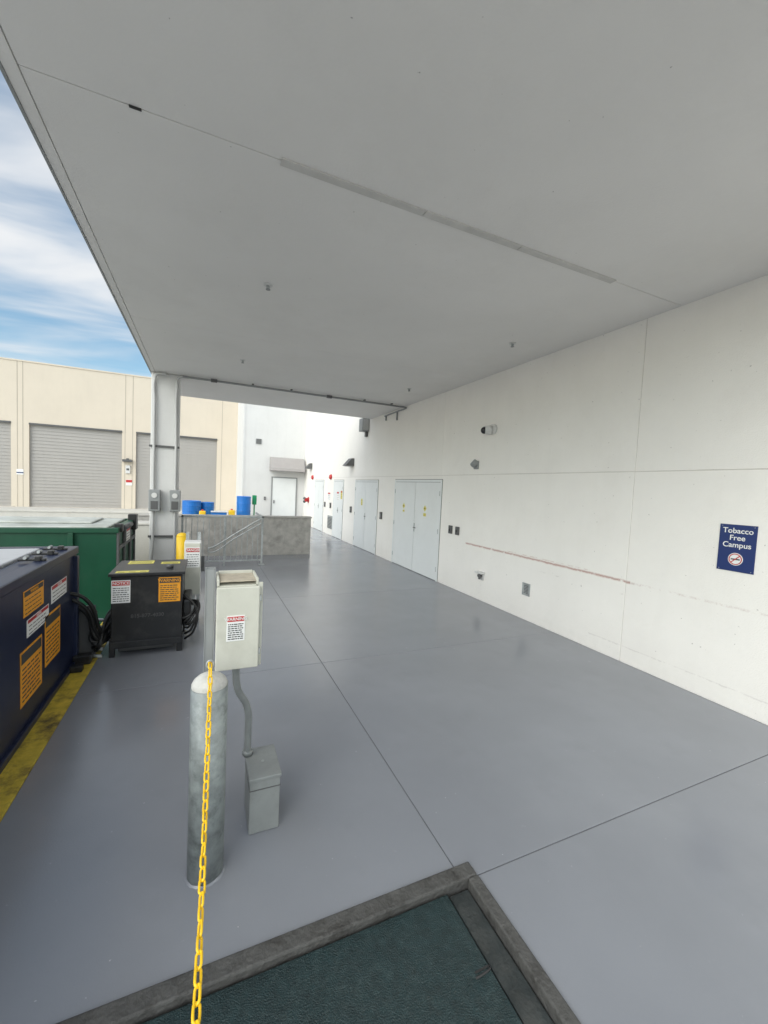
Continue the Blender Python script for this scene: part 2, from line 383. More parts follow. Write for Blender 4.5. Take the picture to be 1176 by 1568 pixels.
cyl('spout',(WX-0.02,5.79,0.45),(WX-0.08,5.79,0.40),0.020,'dkgrey',wo,12)
cyl('knob',(WX-0.05,5.81,0.45),(WX-0.08,5.81,0.45),0.028,'dkgrey',wo,12)
vg=group('recessed_vent',(WX,4.72,0.47))
boxes('frame',[(WX-0.012,WX-0.001,4.64,4.80,0.375,0.395),(WX-0.012,WX-0.001,4.64,4.80,0.545,0.565),(WX-0.012,WX-0.001,4.64,4.66,0.395,0.545),(WX-0.012,WX-0.001,4.78,4.80,0.395,0.545)],'galv',vg,0.002)
box('screen',(WX-0.006,WX-0.001,4.66,4.78,0.395,0.545),'galv',vg)
boxes('slats',[(WX-0.011,WX-0.007,4.68,4.76,0.41+i*0.022,0.418+i*0.022) for i in range(6)],'dkgrey',vg)
def wedge(name,y,z,w=0.35,d=0.3,h=0.25):
    bm=bmesh.new()
    p=[(WX,y-w/2,z+h/2),(WX,y+w/2,z+h/2),(WX,y-w/2,z-h/2),(WX,y+w/2,z-h/2),(WX-d,y-w/2,z-h/2),(WX-d,y+w/2,z-h/2),(WX-d*0.3,y-w/2,z+h/2),(WX-d*0.3,y+w/2,z+h/2)]
    bmesh.ops.convex_hull(bm,input=[bm.verts.new(q) for q in p]); e=group(name,(WX,y,z))
    put(finish(bm,'shade','dkgrey'),e); box('lens',(WX-d*0.85,WX-0.03,y-w*0.4,y+w*0.4,z-h/2-0.02,z-h/2-0.001),'pcol',e)
wedge('wall_pack_light',12.97,2.72); wedge('wall_pack_light',18.68,2.77)
wb2=group('wall_speaker_box',(WX,11.65,3.75))
box('body',(WX-0.22,WX-0.001,11.58,11.9,3.6,3.98),'grey',wb2,0.01)
box('face',(WX-0.20,WX-0.03,11.568,11.58,3.63,3.95),'pipe',wb2,0.004)
boxes('bracket',[(WX-0.06,WX-0.01,11.66,11.8,3.45,3.6)],'dkgrey',wb2)
fd=group('fire_department_connection',(WX,19.0,1.2))
cyl('flange',(WX-0.001,19.0,1.2),(WX-0.03,19.0,1.2),0.14,'red',fd,16)
cyl('stem',(WX-0.03,19.0,1.2),(WX-0.16,19.0,1.2),0.09,'red',fd,16)
cyl('outlet_1',(WX-0.12,18.98,1.22),(WX-0.22,18.90,1.27),0.06,'red',fd,16)
cyl('outlet_2',(WX-0.12,18.98,1.18),(WX-0.22,18.90,1.12),0.06,'red',fd,16)
cyl('cap_1',(WX-0.22,18.90,1.27),(WX-0.24,18.885,1.28),0.065,'dkgrey',fd,16)
cyl('cap_2',(WX-0.22,18.90,1.12),(WX-0.24,18.885,1.11),0.065,'dkgrey',fd,16)
for y in (15.4,18.3):
    cyl('fire_alarm_bell',(WX-0.001,y,2.25),(WX-0.07,y,2.25),0.11,'red',None,20,0.08)
for i,y in enumerate((10.35,12.9,15.3,16.1)):
    sb=group('card_reader',(WX,y,1.15)); box('case',(WX-0.05,WX-0.001,y-0.05,y+0.05,1.05,1.25),'dkgrey',sb,0.006); box('face',(WX-0.053,WX-0.0502,y-0.03,y+0.03,1.1,1.2),'grey',sb)

# ---------------------------------------------------------------- cross wing door / awning
cd=group('service_door',(3.55,20,1.1))
boxes('frame',[(2.94,2.99,19.95,19.999,0,2.22),(4.12,4.17,19.95,19.999,0,2.22),(2.99,4.12,19.95,19.999,2.17,2.22)],'grey',cd)
box('leaf',(3.0,4.11,19.97,19.995,0,2.16),'door',cd); box('handle',(3.06,3.10,19.93,19.97,0.95,1.1),'dkgrey',cd)
aw=group('metal_awning',(3.6,19.8,2.8))
bm=bmesh.new(); pr=[(19.999,3.15),(19.85,3.13),(19.45,2.62),(19.42,2.50),(19.999,2.50)]
A=[bm.verts.new((2.84,y,z)) for y,z in pr]; B=[bm.verts.new((4.42,y,z)) for y,z in pr]
bm.faces.new(A); bm.faces.new(B[::-1])
for i in range(5): bm.faces.new([A[i],A[(i+1)%5],B[(i+1)%5],B[i]])
put(finish(bm,'hood','awn'),aw)
vg2=group('wall_vent',(2.31,20,3.8)); box('frame',(2.18,2.44,19.96,19.999,3.70,3.94),'grey',vg2,0.01); boxes('slats',[(2.21,2.41,19.945,19.96,3.73+i*0.045,3.75+i*0.045) for i in range(5)],'dkgrey',vg2)
cr=group('card_reader',(2.6,20,1.2)); box('case',(2.62,2.70,19.95,19.999,1.1,1.25),'dkgrey',cr,0.005); box('face',(2.64,2.68,19.945,19.95,1.15,1.2),'grey',cr)

# ---------------------------------------------------------------- canopy
cp=group('canopy_roof',(1.8,5,CZ))
YE=11.45; CB=0.2
cs=[(-0.90,WX,CB,2.788),(-0.90,WX,2.794,6.248),(-0.90,WX,6.254,YE)]
boxes('soffit_panels',[(a,b,c,d,CZ,CZ+0.1) for a,b,c,d in cs],'ceil',cp,0.003)
boxes('edge_strip',[(-0.975,-0.906,CB,YE,CZ-0.004,CZ+0.1)],'ceil',cp,0.003)
boxes('roof_slab',[(-0.97,WX,CB,YE,CZ+0.012,CZ+0.8)],'ceil',cp)
boxes('drip_flashing',[(-0.992,-0.976,CB,YE,CZ-0.012,CZ+0.8)],'grey',cp,0.002)
boxes('joint_cover_plate',[(0.41,1.45,2.76,2.825,CZ-0.010,CZ-0.001),(1.455,2.35,2.76,2.825,CZ-0.010,CZ-0.001),(2.355,3.49,2.76,2.825,CZ-0.010,CZ-0.001)],'ceilplate',cp,0.002)
boxes('small_bracket',[(-0.42,-0.36,2.783,2.797,CZ-0.008,CZ-0.001)],'dark',cp)
for i,(x,y) in enumerate([(0.57,4.51),(3.79,4.51),(0.56,7.42),(3.78,7.54)]):
    s=group('fire_sprinkler',(x,y,CZ))
    cyl('escutcheon',(x,y,CZ-0.001),(x,y,CZ-0.01),0.045,'pcol',s,20)
    cyl('stem',(x,y,CZ-0.01),(x,y,CZ-0.045),0.010,'galv',s,10)
    cyl('deflector',(x,y,CZ-0.048),(x,y,CZ-0.052),0.024,'grey',s,14)
    boxes('yoke',[(x-0.018,x-0.013,y-0.003,y+0.003,CZ-0.050,CZ-0.01),(x+0.013,x+0.018,y-0.003,y+0.003,CZ-0.050,CZ-0.01)],'galv',s)
boxes('column',[(-0.965,-0.475,9.2,9.66,0.0,CZ-0.005)],'pcol',cp,0.015)
boxes('column_base',[(-1.0,-0.44,9.17,9.7,0.001,0.05)],'conc',cp,0.01)
cz=group('soffit_conduit',(2,9.08,3.9))
cyl('run',(-0.42,9.08,CZ-0.045),(4.42,9.08,CZ-0.045),0.022,'grey',cz,12)
tube('drop_end',[(4.42,9.08,CZ-0.045),(4.50,9.1,CZ-0.05),(4.505,9.2,CZ-0.06),(4.505,9.6,CZ-0.06),(4.505,10.4,CZ-0.07)],0.018,'grey',cz)
boxes('couplings',[(x-0.06,x+0.06,9.05,9.11,CZ-0.075,CZ-0.015) for x in (0.15,2.55)]+[(x-0.02,x+0.02,9.04,9.12,CZ-0.02,CZ-0.001) for x in (0.9,1.7,3.4,4.1)],'dkgrey',cz,0.004)
boxes('wall_hangers',[(4.49,4.525,9.6,9.63,CZ-0.28,CZ-0.05),(4.49,4.525,10.3,10.33,CZ-0.2,CZ-0.05)],'grey',cz)
for n,(x,zb) in enumerate([(-0.90,1.66),(-0.515,1.66)]):
    e=group('meter_box',(x,9.15,1.45))
    tube('riser',[(x,9.15,zb),(x,9.15,2.5),(x,9.15,3.4),(x,9.15,3.8),(x+0.04,9.12,3.89),(x+0.2,9.09,3.905)] if n==0 else [(x,9.15,zb),(x,9.15,2.5),(x,9.15,3.7),(x+0.03,9.12,3.88),(x+0.2,9.09,3.905)],0.026,'pipe',e)
    xc=x+0.03 if n==0 else x-0.0
    box('case',(xc-0.10,xc+0.10,9.03,9.17,1.25,1.67),'grey',e,0.015)
    cyl('gauge',(xc,9.03,1.56),(xc,9.015,1.56),0.05,'pcol',e,20)
    box('face_plate',(xc-0.06,xc+0.06,9.022,9.03,1.29,1.45),'dkgrey',e,0.002)
    tube('lower_riser',[(x,9.15,1.26),(x,9.15,0.9),(x+0.0,9.15,0.5),(x-0.05 if n==0 else x,9.15,0.05)],0.026,'pipe',e)
st=group('strut_channel',(-0.7,9.17,2.5))
boxes('bars',[(-0.985,-0.455,9.165,9.2,z,z+0.04) for z in (2.5,0.72)],'dkgrey',st)

# ---------------------------------------------------------------- beige building
bb=group('beige_warehouse',(-5,24,0)); BY=24.0; B0=-0.06; zb=0.28
doors=[(-16.0,-12.35),(-11.7,-8.05),(-7.40,-3.75),(-3.15,0.62)]
segs=[]; cur=-40
for a,b in doors:
    segs.append((cur,a,BY,BY+0.35,B0,6.88)); segs.append((a,b,BY,BY+0.35,4.15,6.88)); segs.append((a,b,BY,BY+0.35,B0,zb)); cur=b
segs.append((cur,1.66,BY,BY+0.35,B0,6.88))
boxes('walls',segs,'beige',bb)
boxes('roof',[(-40,1.66,BY+0.35,BY+30,6.3,6.5)],'beige',bb)
boxes('parapet_cap',[(-40,1.66,BY-0.03,BY+0.38,6.88,6.94)],'beige',bb)
gro=[(x-0.012,x+0.012,BY-0.004,BY-0.001,0,6.88) for x in (-7.82,-7.62,-3.62,-3.30,-12.2,-11.85,0.85)]
boxes('panel_grooves',gro,'bseam',bb)
for i,(a,b) in enumerate(doors):
    n=50; h=(4.15-zb)/n
    boxes('rollup_door_%d'%(i+1),[(a,b,BY+0.10+(0.02 if k%2 else 0),BY+0.2,zb+k*h,zb+(k+1)*h) for k in range(n)],'shutter',bb)
    boxes('door_hood_%d'%(i+1),[(a,b,BY-0.03,BY+0.03,4.07,4.15)],'dkgrey',bb)
sgn=group('small_wall_sign',(-7.7,24,1.9)); box('plate',(-7.85,-7.6,BY-0.02,BY-0.005,1.75,2.0),'white',sgn); box('band',(-7.85,-7.6,BY-0.024,BY-0.02,1.82,1.87),'signblue',sgn)
sgn=group('red_wall_sign',(-3.45,24,1.6)); box('plate',(-3.56,-3.3,BY-0.02,BY-0.005,1.45,1.75),'white',sgn); box('band',(-3.56,-3.3,BY-0.024,BY-0.02,1.6,1.73),'red',sgn)
wl=group('wall_pack_light',(-3.45,24,2.7)); box('case',(-3.7,-3.3,BY-0.25,BY-0.001,2.62,2.74),'dkgrey',wl,0.01); box('bracket',(-3.55,-3.45,BY-0.1,BY-0.001,2.74,2.8),'dkgrey',wl)
kb=group('call_box',(-3.5,24,2.2)); box('case',(-3.58,-3.38,BY-0.08,BY-0.001,2.05,2.45),'pcol',kb,0.01); box('face',(-3.54,-3.42,BY-0.085,BY-0.08,2.2,2.3),'dkgrey',kb)
boxes('yard_kerb_wall',[(-30,-0.2,20.3,20.6,-0.05,0.33),(-30,-0.2,20.27,20.63,0.331,0.40)],'concl',None,0.01)
boxes('loading_apron',[(-30,1.6,20.7,23.99,-0.05,0.275)],'concl',None,0.01)

# ---------------------------------------------------------------- low concrete wall, railing
boxes('low_concrete_wall',[(-1.4,2.72,11.03,11.25,-0.05,0.985),(-1.4,2.74,11.01,11.27,0.986,1.03)],'conc',None,0.012)
boxes('pit_end_wall',[(-1.9,-1.01,9.75,10.25,-0.9,0.90),(-1.92,-1.0,9.73,10.27,0.901,0.95)],'concl',None,0.015)
rl=group('steel_railing',(0.4,9.8,0.5))
bs=[(-0.42,1.28,9.68,9.72,1.09,1.13),(-0.42,1.28,9.685,9.715,0.10,0.13),(1.24,1.28,9.68,9.72,0.016,1.13),(-0.42,-0.38,9.68,9.72,0.001,1.13),(0.43,0.47,9.68,9.72,0.001,1.1),(1.24,1.28,9.72,11.0,1.09,1.13),(1.2,1.32,9.64,9.76,0.001,0.015)]
x=-0.33
while x<1.2:
    bs.append((x-0.008,x+0.008,9.692,9.708,0.12,1.10)); x+=0.115
boxes('rails',bs,'galv',rl,0.002)
tube('sloped_handrail',[(0.12,9.60,0.42),(0.2,9.60,0.44),(0.7,9.60,0.76),(1.18,9.60,1.06),(1.24,9.62,1.09)],0.019,'galv',rl)
tube('sloped_handrail_lower',[(0.12,9.60,0.42),(0.13,9.6,0.34),(0.7,9.60,0.66),(1.22,9.60,0.98)],0.014,'galv',rl)

# ---------------------------------------------------------------- drums on spill pallets
sp=group('spill_pallet',(1,18,0.2))
boxes('tray',[(-0.5,1.1,17.6,18.4,-0.05,0.42),(-0.3,0.9,17.55,18.45,0.42,0.50)],'yellow',sp,0.02)
boxes('tray_2',[(1.15,2.2,17.6,18.4,-0.05,0.40)],'yellow',sp,0.02)
def drum(x,y,z,r=0.28,h=0.88):
    bm=bmesh.new(); n=24; pr=[(0,r*0.93),(0.02,r),(0.28*h,r),(0.30*h,r*1.04),(0.33*h,r),(0.64*h,r),(0.67*h,r*1.04),(0.70*h,r),(0.93*h,r),(0.96*h,r*1.03),(h,r*0.98),(h,r*0.9),(h-0.03,r*0.88),(h-0.03,0.001)]
    rings=[[bm.verts.new((x+math.cos(2*math.pi*i/n)*q,y+math.sin(2*math.pi*i/n)*q,z+zz)) for i in range(n)] for zz,q in pr]
    for a,b in zip(rings[:-1],rings[1:]):
        for i in range(n): bm.faces.new([a[i],a[(i+1)%n],b[(i+1)%n],b[i]])
    bm.faces.new(rings[0][::-1])
    return finish(bm,'plastic_drum','blue')
drum(-0.42,17.9,0.50,0.34,0.56); drum(0.15,18.2,0.50,0.26,0.50); drum(1.55,18.0,0.42)
bx=group('garbage_bin',(0.55,17.4,0.4)); box('body',(0.30,0.86,17.25,17.5,-0.05,0.66),'blue',bx,0.03); box('lid',(0.28,0.88,17.22,17.53,0.66,0.70),'pcol',bx,0.01)
for x,z,m_ in ((1.05,0.55,'yellow'),(-0.02,0.5,'yellow')):
    j=group('jerry_can',(x,17.4,z)); box('body',(x-0.12,x+0.12,17.3,17.5,-0.05,z+0.2),m_,j,0.04); cyl('cap',(x,17.4,z+0.19),(x,17.4,z+0.25),0.04,'red',j,10)
gb=group('portable_extinguisher_cabinet',(2.0,18.3,1)); box('post',(1.98,2.03,18.25,18.3,-0.05,1.0),'greenp',gb); box('cabinet',(1.92,2.09,18.18,18.35,0.95,1.35),'greenp',gb,0.02)

# ---------------------------------------------------------------- navy compactor
nv=group('navy_compactor',(-1.9,3,0.5))
X1=-1.155
boxes('body',[(-2.75,X1,0.6,4.98,-0.02,1.12)],'navy',nv,0.012)
boxes('top_rail',[(X1-0.10,X1+0.012,0.6,4.99,1.10,1.175),(-2.75,X1-0.10,4.89,4.99,1.10,1.175)],'navy',nv,0.008)
boxes('ribs',[(X1-0.02,X1+0.035,y,y+0.07,0.06,1.09) for y in (1.5,2.55,4.85)]+[(X1-0.02,X1+0.03,0.6,4.98,-0.06,0.05)],'navy',nv,0.006)
boxes('lid',[(-2.75,X1-0.24,0.6,4.80,1.14,1.185)],'lid',nv,0.012)
boxes('lid_frame',[(X1-0.235,X1-0.11,0.6,4.88,1.12,1.16)],'navy',nv,0.006)
for i,y in enumerate((4.15,4.45,4.72)):
    boxes('latch_%d'%i,[(X1-0.20,X1-0.02,y,y+0.035,1.175,1.195),(X1-0.09,X1-0.05,y-0.01,y+0.045,1.175,1.215)],'black',nv,0.005)
    cyl('latch_pin_%d'%i,(X1-0.15,y-0.02,1.205),(X1-0.15,y+0.055,1.205),0.012,'galv',nv,12)
boxes('undercarriage',[(-2.6,X1-0.15,0.6,4.9,-0.95,-0.03)],'black',nv,0.01)
label('warning_label_1','+X',(X1+0.001,3.83,0.95),0.40,0.19,'orange',nv,head='ink',title='WARNING',rows=4,tink='orange')
label('warning_label_2','+X',(X1+0.001,4.25,0.52),0.38,0.42,'orange',nv,head='ink',rows=8)
label('warning_label_3','+X',(X1+0.001,3.78,0.42),0.42,0.40,'orange',nv,head='ink',rows=8)
label('notice_label_1','+X',(X1+0.001,4.42,0.87),0.42,0.15,'white',nv,head='red',title='CAUTION',rows=3)
label('notice_label_2','+X',(X1+0.001,3.92,0.755),0.46,0.13,'white',nv,head='red',title='CAUTION',rows=3)
# ---------------------------------------------------------------- green dumpster
gd=group('green_dumpster',(-2.6,7.8,0.4)); x0,x1,y0,y1,zt=-5.2,-1.15,7.0,8.62,1.07
boxes('shell',[(x0,x1,y0,y0+0.05,-0.9,zt),(x0,x1,y1-0.05,y1,-0.9,zt),(x0,x0+0.05,y0+0.05,y1-0.05,-0.9,zt),(x1-0.05,x1,y0+0.05,y1-0.05,-0.9,zt)],'green',gd,0.004)
boxes('rim',[(x0-0.03,x1+0.03,y0-0.03,y0+0.07,zt,zt+0.07),(x0-0.03,x1+0.03,y1-0.07,y1+0.03,zt,zt+0.07),(x1-0.07,x1+0.03,y0+0.07,y1-0.07,zt,zt+0.07)],'green',gd,0.006)
boxes('load_cover',[(x0,x1-0.12,y0+0.09,y1-0.09,0.98,zt+0.08),(x0,x1-0.4,y0+0.5,y1-0.3,zt+0.08,zt+0.11)],'interior',gd,0.02)
boxes('side_ribs',[(x,x+0.06,y0-0.05,y0-0.001,-0.8,zt) for x in (-1.72,-2.6,-3.5,-4.4)],'green',gd,0.005)
boxes('end_gate',[(x1+0.001,x1+0.03,y,y+0.06,-0.8,zt) for y in (7.0,7.5,8.05,8.54)]+[(x1+0.001,x1+0.028,7.06,8.54,z,z+0.06) for z in (0.35,0.8)],'dkgrey',gd,0.004)
boxes('hinge_block',[(x1-0.05,x1+0.08,8.3,8.5,zt-0.1,zt+0.17),(x1-0.05,x1+0.06,7.09,7.2,zt,zt+0.12)],'black',gd,0.01)
cyl('gate_ratchet',(x1+0.05,7.4,zt+0.04),(x1+0.05,7.9,zt+0.04),0.04,'dkgrey',gd,14)
label('gate_label','+X',(x1+0.031,7.8,0.96),0.36,0.2,'white',gd,head='red',rows=3)

# ---------------------------------------------------------------- hydraulic power unit
pu=group('hydraulic_power_unit',(-0.52,5.3,0.45))
boxes('cabinet',[(-0.855,-0.19,4.92,5.62,0.16,0.86)],'black',pu,0.01)
boxes('lid',[(-0.875,-0.165,4.89,5.66,0.862,0.895)],'black',pu,0.006)
boxes('legs',[(-0.87,-0.82,4.93,4.99,0.001,0.2),(-0.24,-0.18,4.93,4.99,0.001,0.2),(-0.87,-0.82,5.55,5.6,0.001,0.2),(-0.24,-0.18,5.55,5.6,0.001,0.2),(-0.86,-0.19,4.90,4.93,0.10,0.17)],'black',pu,0.004)
boxes('base_tray',[(-0.80,-0.26,5.0,5.55,0.03,0.13)],'dkgrey',pu,0.01)
boxes('top_labels',[(-0.82,-0.52,4.93,5.02,0.895,0.897),(-0.78,-0.52,5.42,5.60,0.895,0.897),(-0.44,-0.24,5.38,5.50,0.895,0.897)],'ylabel',pu)
boxes('top_print',[(-0.80+0.1*i,-0.74+0.1*i,4.95,4.965,0.897,0.8975) for i in range(3)]+[(-0.76,-0.54,5.44+0.04*i,5.45+0.04*i,0.897,0.8975) for i in range(4)]+[(-0.42,-0.26,5.40+0.03*i,5.41+0.03*i,0.897,0.8975) for i in range(3)],'ink',pu)
cyl('filler_cap',(-0.33,5.15,0.895),(-0.33,5.15,0.93),0.035,'dkgrey',pu,16)
label('notice_white','-Y',(-0.765,4.919,0.70),0.17,0.24,'white',pu,head='red',title='NOTICE',rows=7)
label('warning_orange','-Y',(-0.315,4.919,0.70),0.21,0.27,'orange',pu,head='ink',title='WARNING',rows=8,tink='orange')
text('phone','815-877-4030','-Y',(-0.52,4.917,0.43),0.055,'blacktxt',pu)
boxes('motor_side',[(-0.19,-0.10,5.0,5.5,0.25,0.55)],'black',pu,0.02)
hs=group('hydraulic_hoses',(-1,5,0.3))
for i in range(8):
    o=random.uniform(-0.06,0.06)
    tube('hose_%d'%i,[(-1.25,4.75+0.07*i,0.78-0.05*i),(-1.05,4.80+0.06*i,0.62-0.06*i+o),(-0.98+o*0.5,4.95,0.30-0.03*i),(-0.92,5.1+o,0.12+0.04*i),(-0.84,5.15,0.30+0.03*i)],random.choice((0.013,0.018)),'rubber',hs)
for i in range(6):
    o=random.uniform(-0.03,0.03)
    tube('cable_%d'%i,[(-0.18,5.0+0.08*i,0.62-0.06*i),(-0.05+o,4.92+0.05*i,0.47+o),(-0.07-0.02*i,4.92,0.22+0.03*i),(-0.16,5.02+o,0.10+0.06*i)],0.012,'rubber',hs)
boxes('manifold',[(-1.3,-1.02,5.05,5.35,-0.1,0.2),(-1.12,-1.02,5.1,5.2,0.2,0.45)],'black',hs,0.015)
boxes('hose_guard',[(-1.28,-1.0,4.995,5.02,0.007,0.55)],'dkgrey',hs)
for i in range(6):
    cyl('fitting_%d'%i,(-1.02,4.97+0.05*i,0.03+0.06*i),(-0.93,4.95+0.05*i,0.02+0.06*i),0.018,'galv',hs,10)
boxes('valve_blocks',[(-1.15,-1.0,4.80,4.90,0.007,0.10),(-1.13,-1.03,4.62,4.70,0.007,0.07)],'black',hs,0.01)

es=group('disconnect_switch',(-0.1,5.8,0.7))
box('case',(-0.21,-0.01,5.75,5.95,0.40,1.10),'pcol',es,0.012)
box('door',(-0.205,-0.02,5.735,5.749,0.42,1.08),'encl',es,0.006)
boxes('stand',[(-0.2,-0.16,5.96,6.0,0.001,1.2),(-0.06,-0.02,5.96,6.0,0.001,1.2)],'galv',es)
label('switch_label','-Y',(-0.11,5.734,0.90),0.17,0.26,'white',es,head='red',title='DANGER',rows=6)
box('handle',(-0.01,0.03,5.8,5.84,0.7,0.9),'dkgrey',es,0.005)
tube('feed',[(-0.1,5.85,0.40),(-0.1,5.85,0.2),(-0.11,5.85,0.0)],0.025,'galv',es)

def bollard(name,x,y,r,h,mt,capm):
    e=group(name,(x,y,0))
    hs_=h-0.06
    bm=bmesh.new(); addcyl(bm,(x,y,0),(x,y,hs_),r,40); put(finish(bm,'pipe',mt),e)
    bm=bmesh.new(); n=40; pr=[(0,r*0.96),(0.012,r*0.97),(0.03,r*0.86),(0.045,r*0.66),(0.056,r*0.38),(0.06,0.001)]
    rings=[[bm.verts.new((x+math.cos(2*math.pi*i/n)*q,y+math.sin(2*math.pi*i/n)*q,hs_+0.0005+z)) for i in range(n)] for z,q in pr]
    for a,b in zip(rings[:-1],rings[1:]):
        for i in range(n): bm.faces.new([a[i],a[(i+1)%n],b[(i+1)%n],b[i]])
    put(finish(bm,'cap',capm,True),e)
    bm=bmesh.new(); A=[];B=[]
    for i in range(n):
        a=2*math.pi*i/n; k=random.uniform(0.006,0.012)
        A.append(bm.verts.new((x+math.cos(a)*(r+0.0005),y+math.sin(a)*(r+0.0005),random.uniform(0.004,0.010))))
        B.append(bm.verts.new((x+math.cos(a)*(r+k),y+math.sin(a)*(r+k),0.0008)))
    for i in range(n): bm.faces.new([A[i],A[(i+1)%n],B[(i+1)%n],B[i]])
    put(finish(bm,'base_bead','floor',True),e)
    return e
bollard('yellow_bollard',-0.31,7.6,0.09,1.0,'yellow','yellow')
bo=bollard('steel_bollard',0.045,2.04,0.082,0.99,'bollard','cap')
tube('eye_bolt',[(0.045,2.03,0.98),(0.045,2.03,1.015),(0.060,2.03,1.035),(0.045,2.03,1.055),(0.030,2.03,1.035),(0.044,2.03,1.016)],0.005,'galv',bo)
bollard('steel_bollard',-0.045,-0.35,0.082,0.99,'bollard','cap')

# chain
def link(bm,c,d,roll,L=0.046,W=0.024,r=0.0036):
    d=d.normalized(); side=Vector((1,0,0)); up=d.cross(side).normalized(); side=up.cross(d).normalized()
    s=side*math.cos(roll)+up*math.sin(roll)
    nrm=d.cross(s)
    n=20; k=8; rings=[]
    hw=W/2-r; hl=L/2-r
    for i in range(n):
        a=2*math.pi*i/n
        px=math.cos(a)*hw; py=math.sin(a)*hw+(hl-hw)*(1 if math.sin(a)>0 else -1)*min(1,abs(math.sin(a))*6)
        ctr=c+s*px+d*py
        out=(s*math.cos(a)+d*math.sin(a)).normalized()
        rings.append([bm.verts.new(ctr+out*math.cos(2*math.pi*j/k)*r+nrm*math.sin(2*math.pi*j/k)*r) for j in range(k)])
    for i in range(n):
        for j in range(k):
            f=bm.faces.new([rings[i][j],rings[(i+1)%n][j],rings[(i+1)%n][(j+1)%k],rings[i][(j+1)%k]]); f.smooth=True
bm=bmesh.new()
def cpt(t):
    Y=1.955-(1.955+0.26)*t; 
    k=(Y-0.85)/1.105
    return Vector((0.045-0.08*t,Y,0.985-0.33*(1-k*k)))
pts=[cpt(i/400) for i in range(401)]
pts=[Vector((0.045,2.03,1.045)),Vector((0.045,1.99,1.02))]+pts
acc=0; pitch=0.0355; n=0; nxt=pitch/2
for a,b in zip(pts[:-1],pts[1:]):
    l=(b-a).length
    while acc+l>=nxt:
        c=a.lerp(b,(nxt-acc)/l)
        link(bm,c,(b-a),math.radians(50 if n%2 else -40)+random.uniform(-.3,.3)); n+=1; nxt+=pitch
    acc+=l
finish(bm,'yellow_chain','chain')

# ---------------------------------------------------------------- control enclosure on strut post
ce=group('control_enclosure',(0.18,2.35,0.7))
boxes('strut_post',[(0.018,0.068,2.381,2.385,0,1.43),(0.018,0.023,2.34,2.38,0,1.43),(0.063,0.068,2.34,2.38,0,1.43)],'grey',ce)
box('strut_back',(0.024,0.062,2.342,2.38,0,1.425),'grey',ce)
boxes('base_plate',[(-0.02,0.11,2.30,2.43,0.001,0.01)],'galv',ce,0.002)
bm=bmesh.new()
yf,yb=2.24,2.44; xa,xb=0.078,0.275; z0,zf,zk=0.915,1.355,1.375
v=[bm.verts.new(p) for p in [(xa,yf,z0),(xb,yf,z0),(xb,yb,z0),(xa,yb,z0),(xa,yf,zf),(xb,yf,zf),(xb,yb,zk),(xa,yb,zk)]]
for f in [(0,1,5,4),(1,2,6,5),(2,3,7,6),(3,0,4,7),(0,3,2,1),(4,5,6,7)]: bm.faces.new([v[i] for i in f])
bmesh.ops.bevel(bm,geom=list(bm.edges),offset=0.006,segments=2,affect='EDGES')
put(finish(bm,'body','encl'),ce)
boxes('door',[(xa-0.006,xb+0.012,yf-0.022,yf-0.002,z0-0.004,zf-0.004)],'encl',ce,0.006)
boxes('door_gasket',[(xa+0.002,xb+0.003,yf-0.0035,yf+0.001,z0+0.002,zf-0.008)],'dkgrey',ce)
boxes('door_flange',[(xb+0.004,xb+0.030,yf+0.004,yf+0.016,z0-0.006,zf+0.012),(xb+0.001,xb+0.016,yf+0.10,yf+0.112,z0+0.01,zf+0.02)],'encl',ce,0.004)
boxes('top_rim',[(xa-0.004,xa+0.008,yf,yb+0.01,zf+0.0,zf+0.035),(xb-0.006,xb+0.006,yf,yb+0.01,zf+0.0,zf+0.035),(xa+0.009,xb-0.007,yb-0.002,yb+0.01,zf,zf+0.04)],'encl',ce,0.003)
boxes('dusty_top',[(xa+0.01,xb-0.008,yf+0.004,yb-0.004,zf+0.02,zf+0.024)],'tan',ce)
boxes('hinges',[(xb+0.012,xb+0.022,yf-0.02,yf,z,z+0.03) for z in (0.98,1.27)],'galv',ce,0.002)
label('warning_label','-Y',(0.168,yf-0.0225,1.135),0.09,0.135,'white',ce,head='red',title='WARNING',rows=8)
tube('conduit',[(0.185,2.34,0.93),(0.185,2.34,0.86),(0.19,2.34,0.78),(0.205,2.35,0.72),(0.245,2.37,0.64),(0.262,2.38,0.57),(0.264,2.385,0.48),(0.264,2.385,0.31)],0.0195,'conduit',ce)
cyl('conduit_nut',(0.185,2.34,0.915),(0.185,2.34,0.885),0.028,'conduit',ce,8)
cyl('lower_nut',(0.264,2.385,0.35),(0.264,2.385,0.322),0.029,'conduit',ce,8)
lb=group('floor_junction_box',(0.34,2.3,0.15))
boxes('body',[(0.258,0.418,2.175,2.43,0.001,0.30)],'lbox',lb,0.005)
boxes('lid',[(0.252,0.424,2.165,2.44,0.30,0.318)],'lbox',lb,0.004)
boxes('seam',[(0.256,0.42,2.172,2.433,0.245,0.249)],'dkgrey',lb)
cyl('bolt',(0.34,2.30,0.318),(0.34,2.30,0.322),0.008,'galv',lb,8)

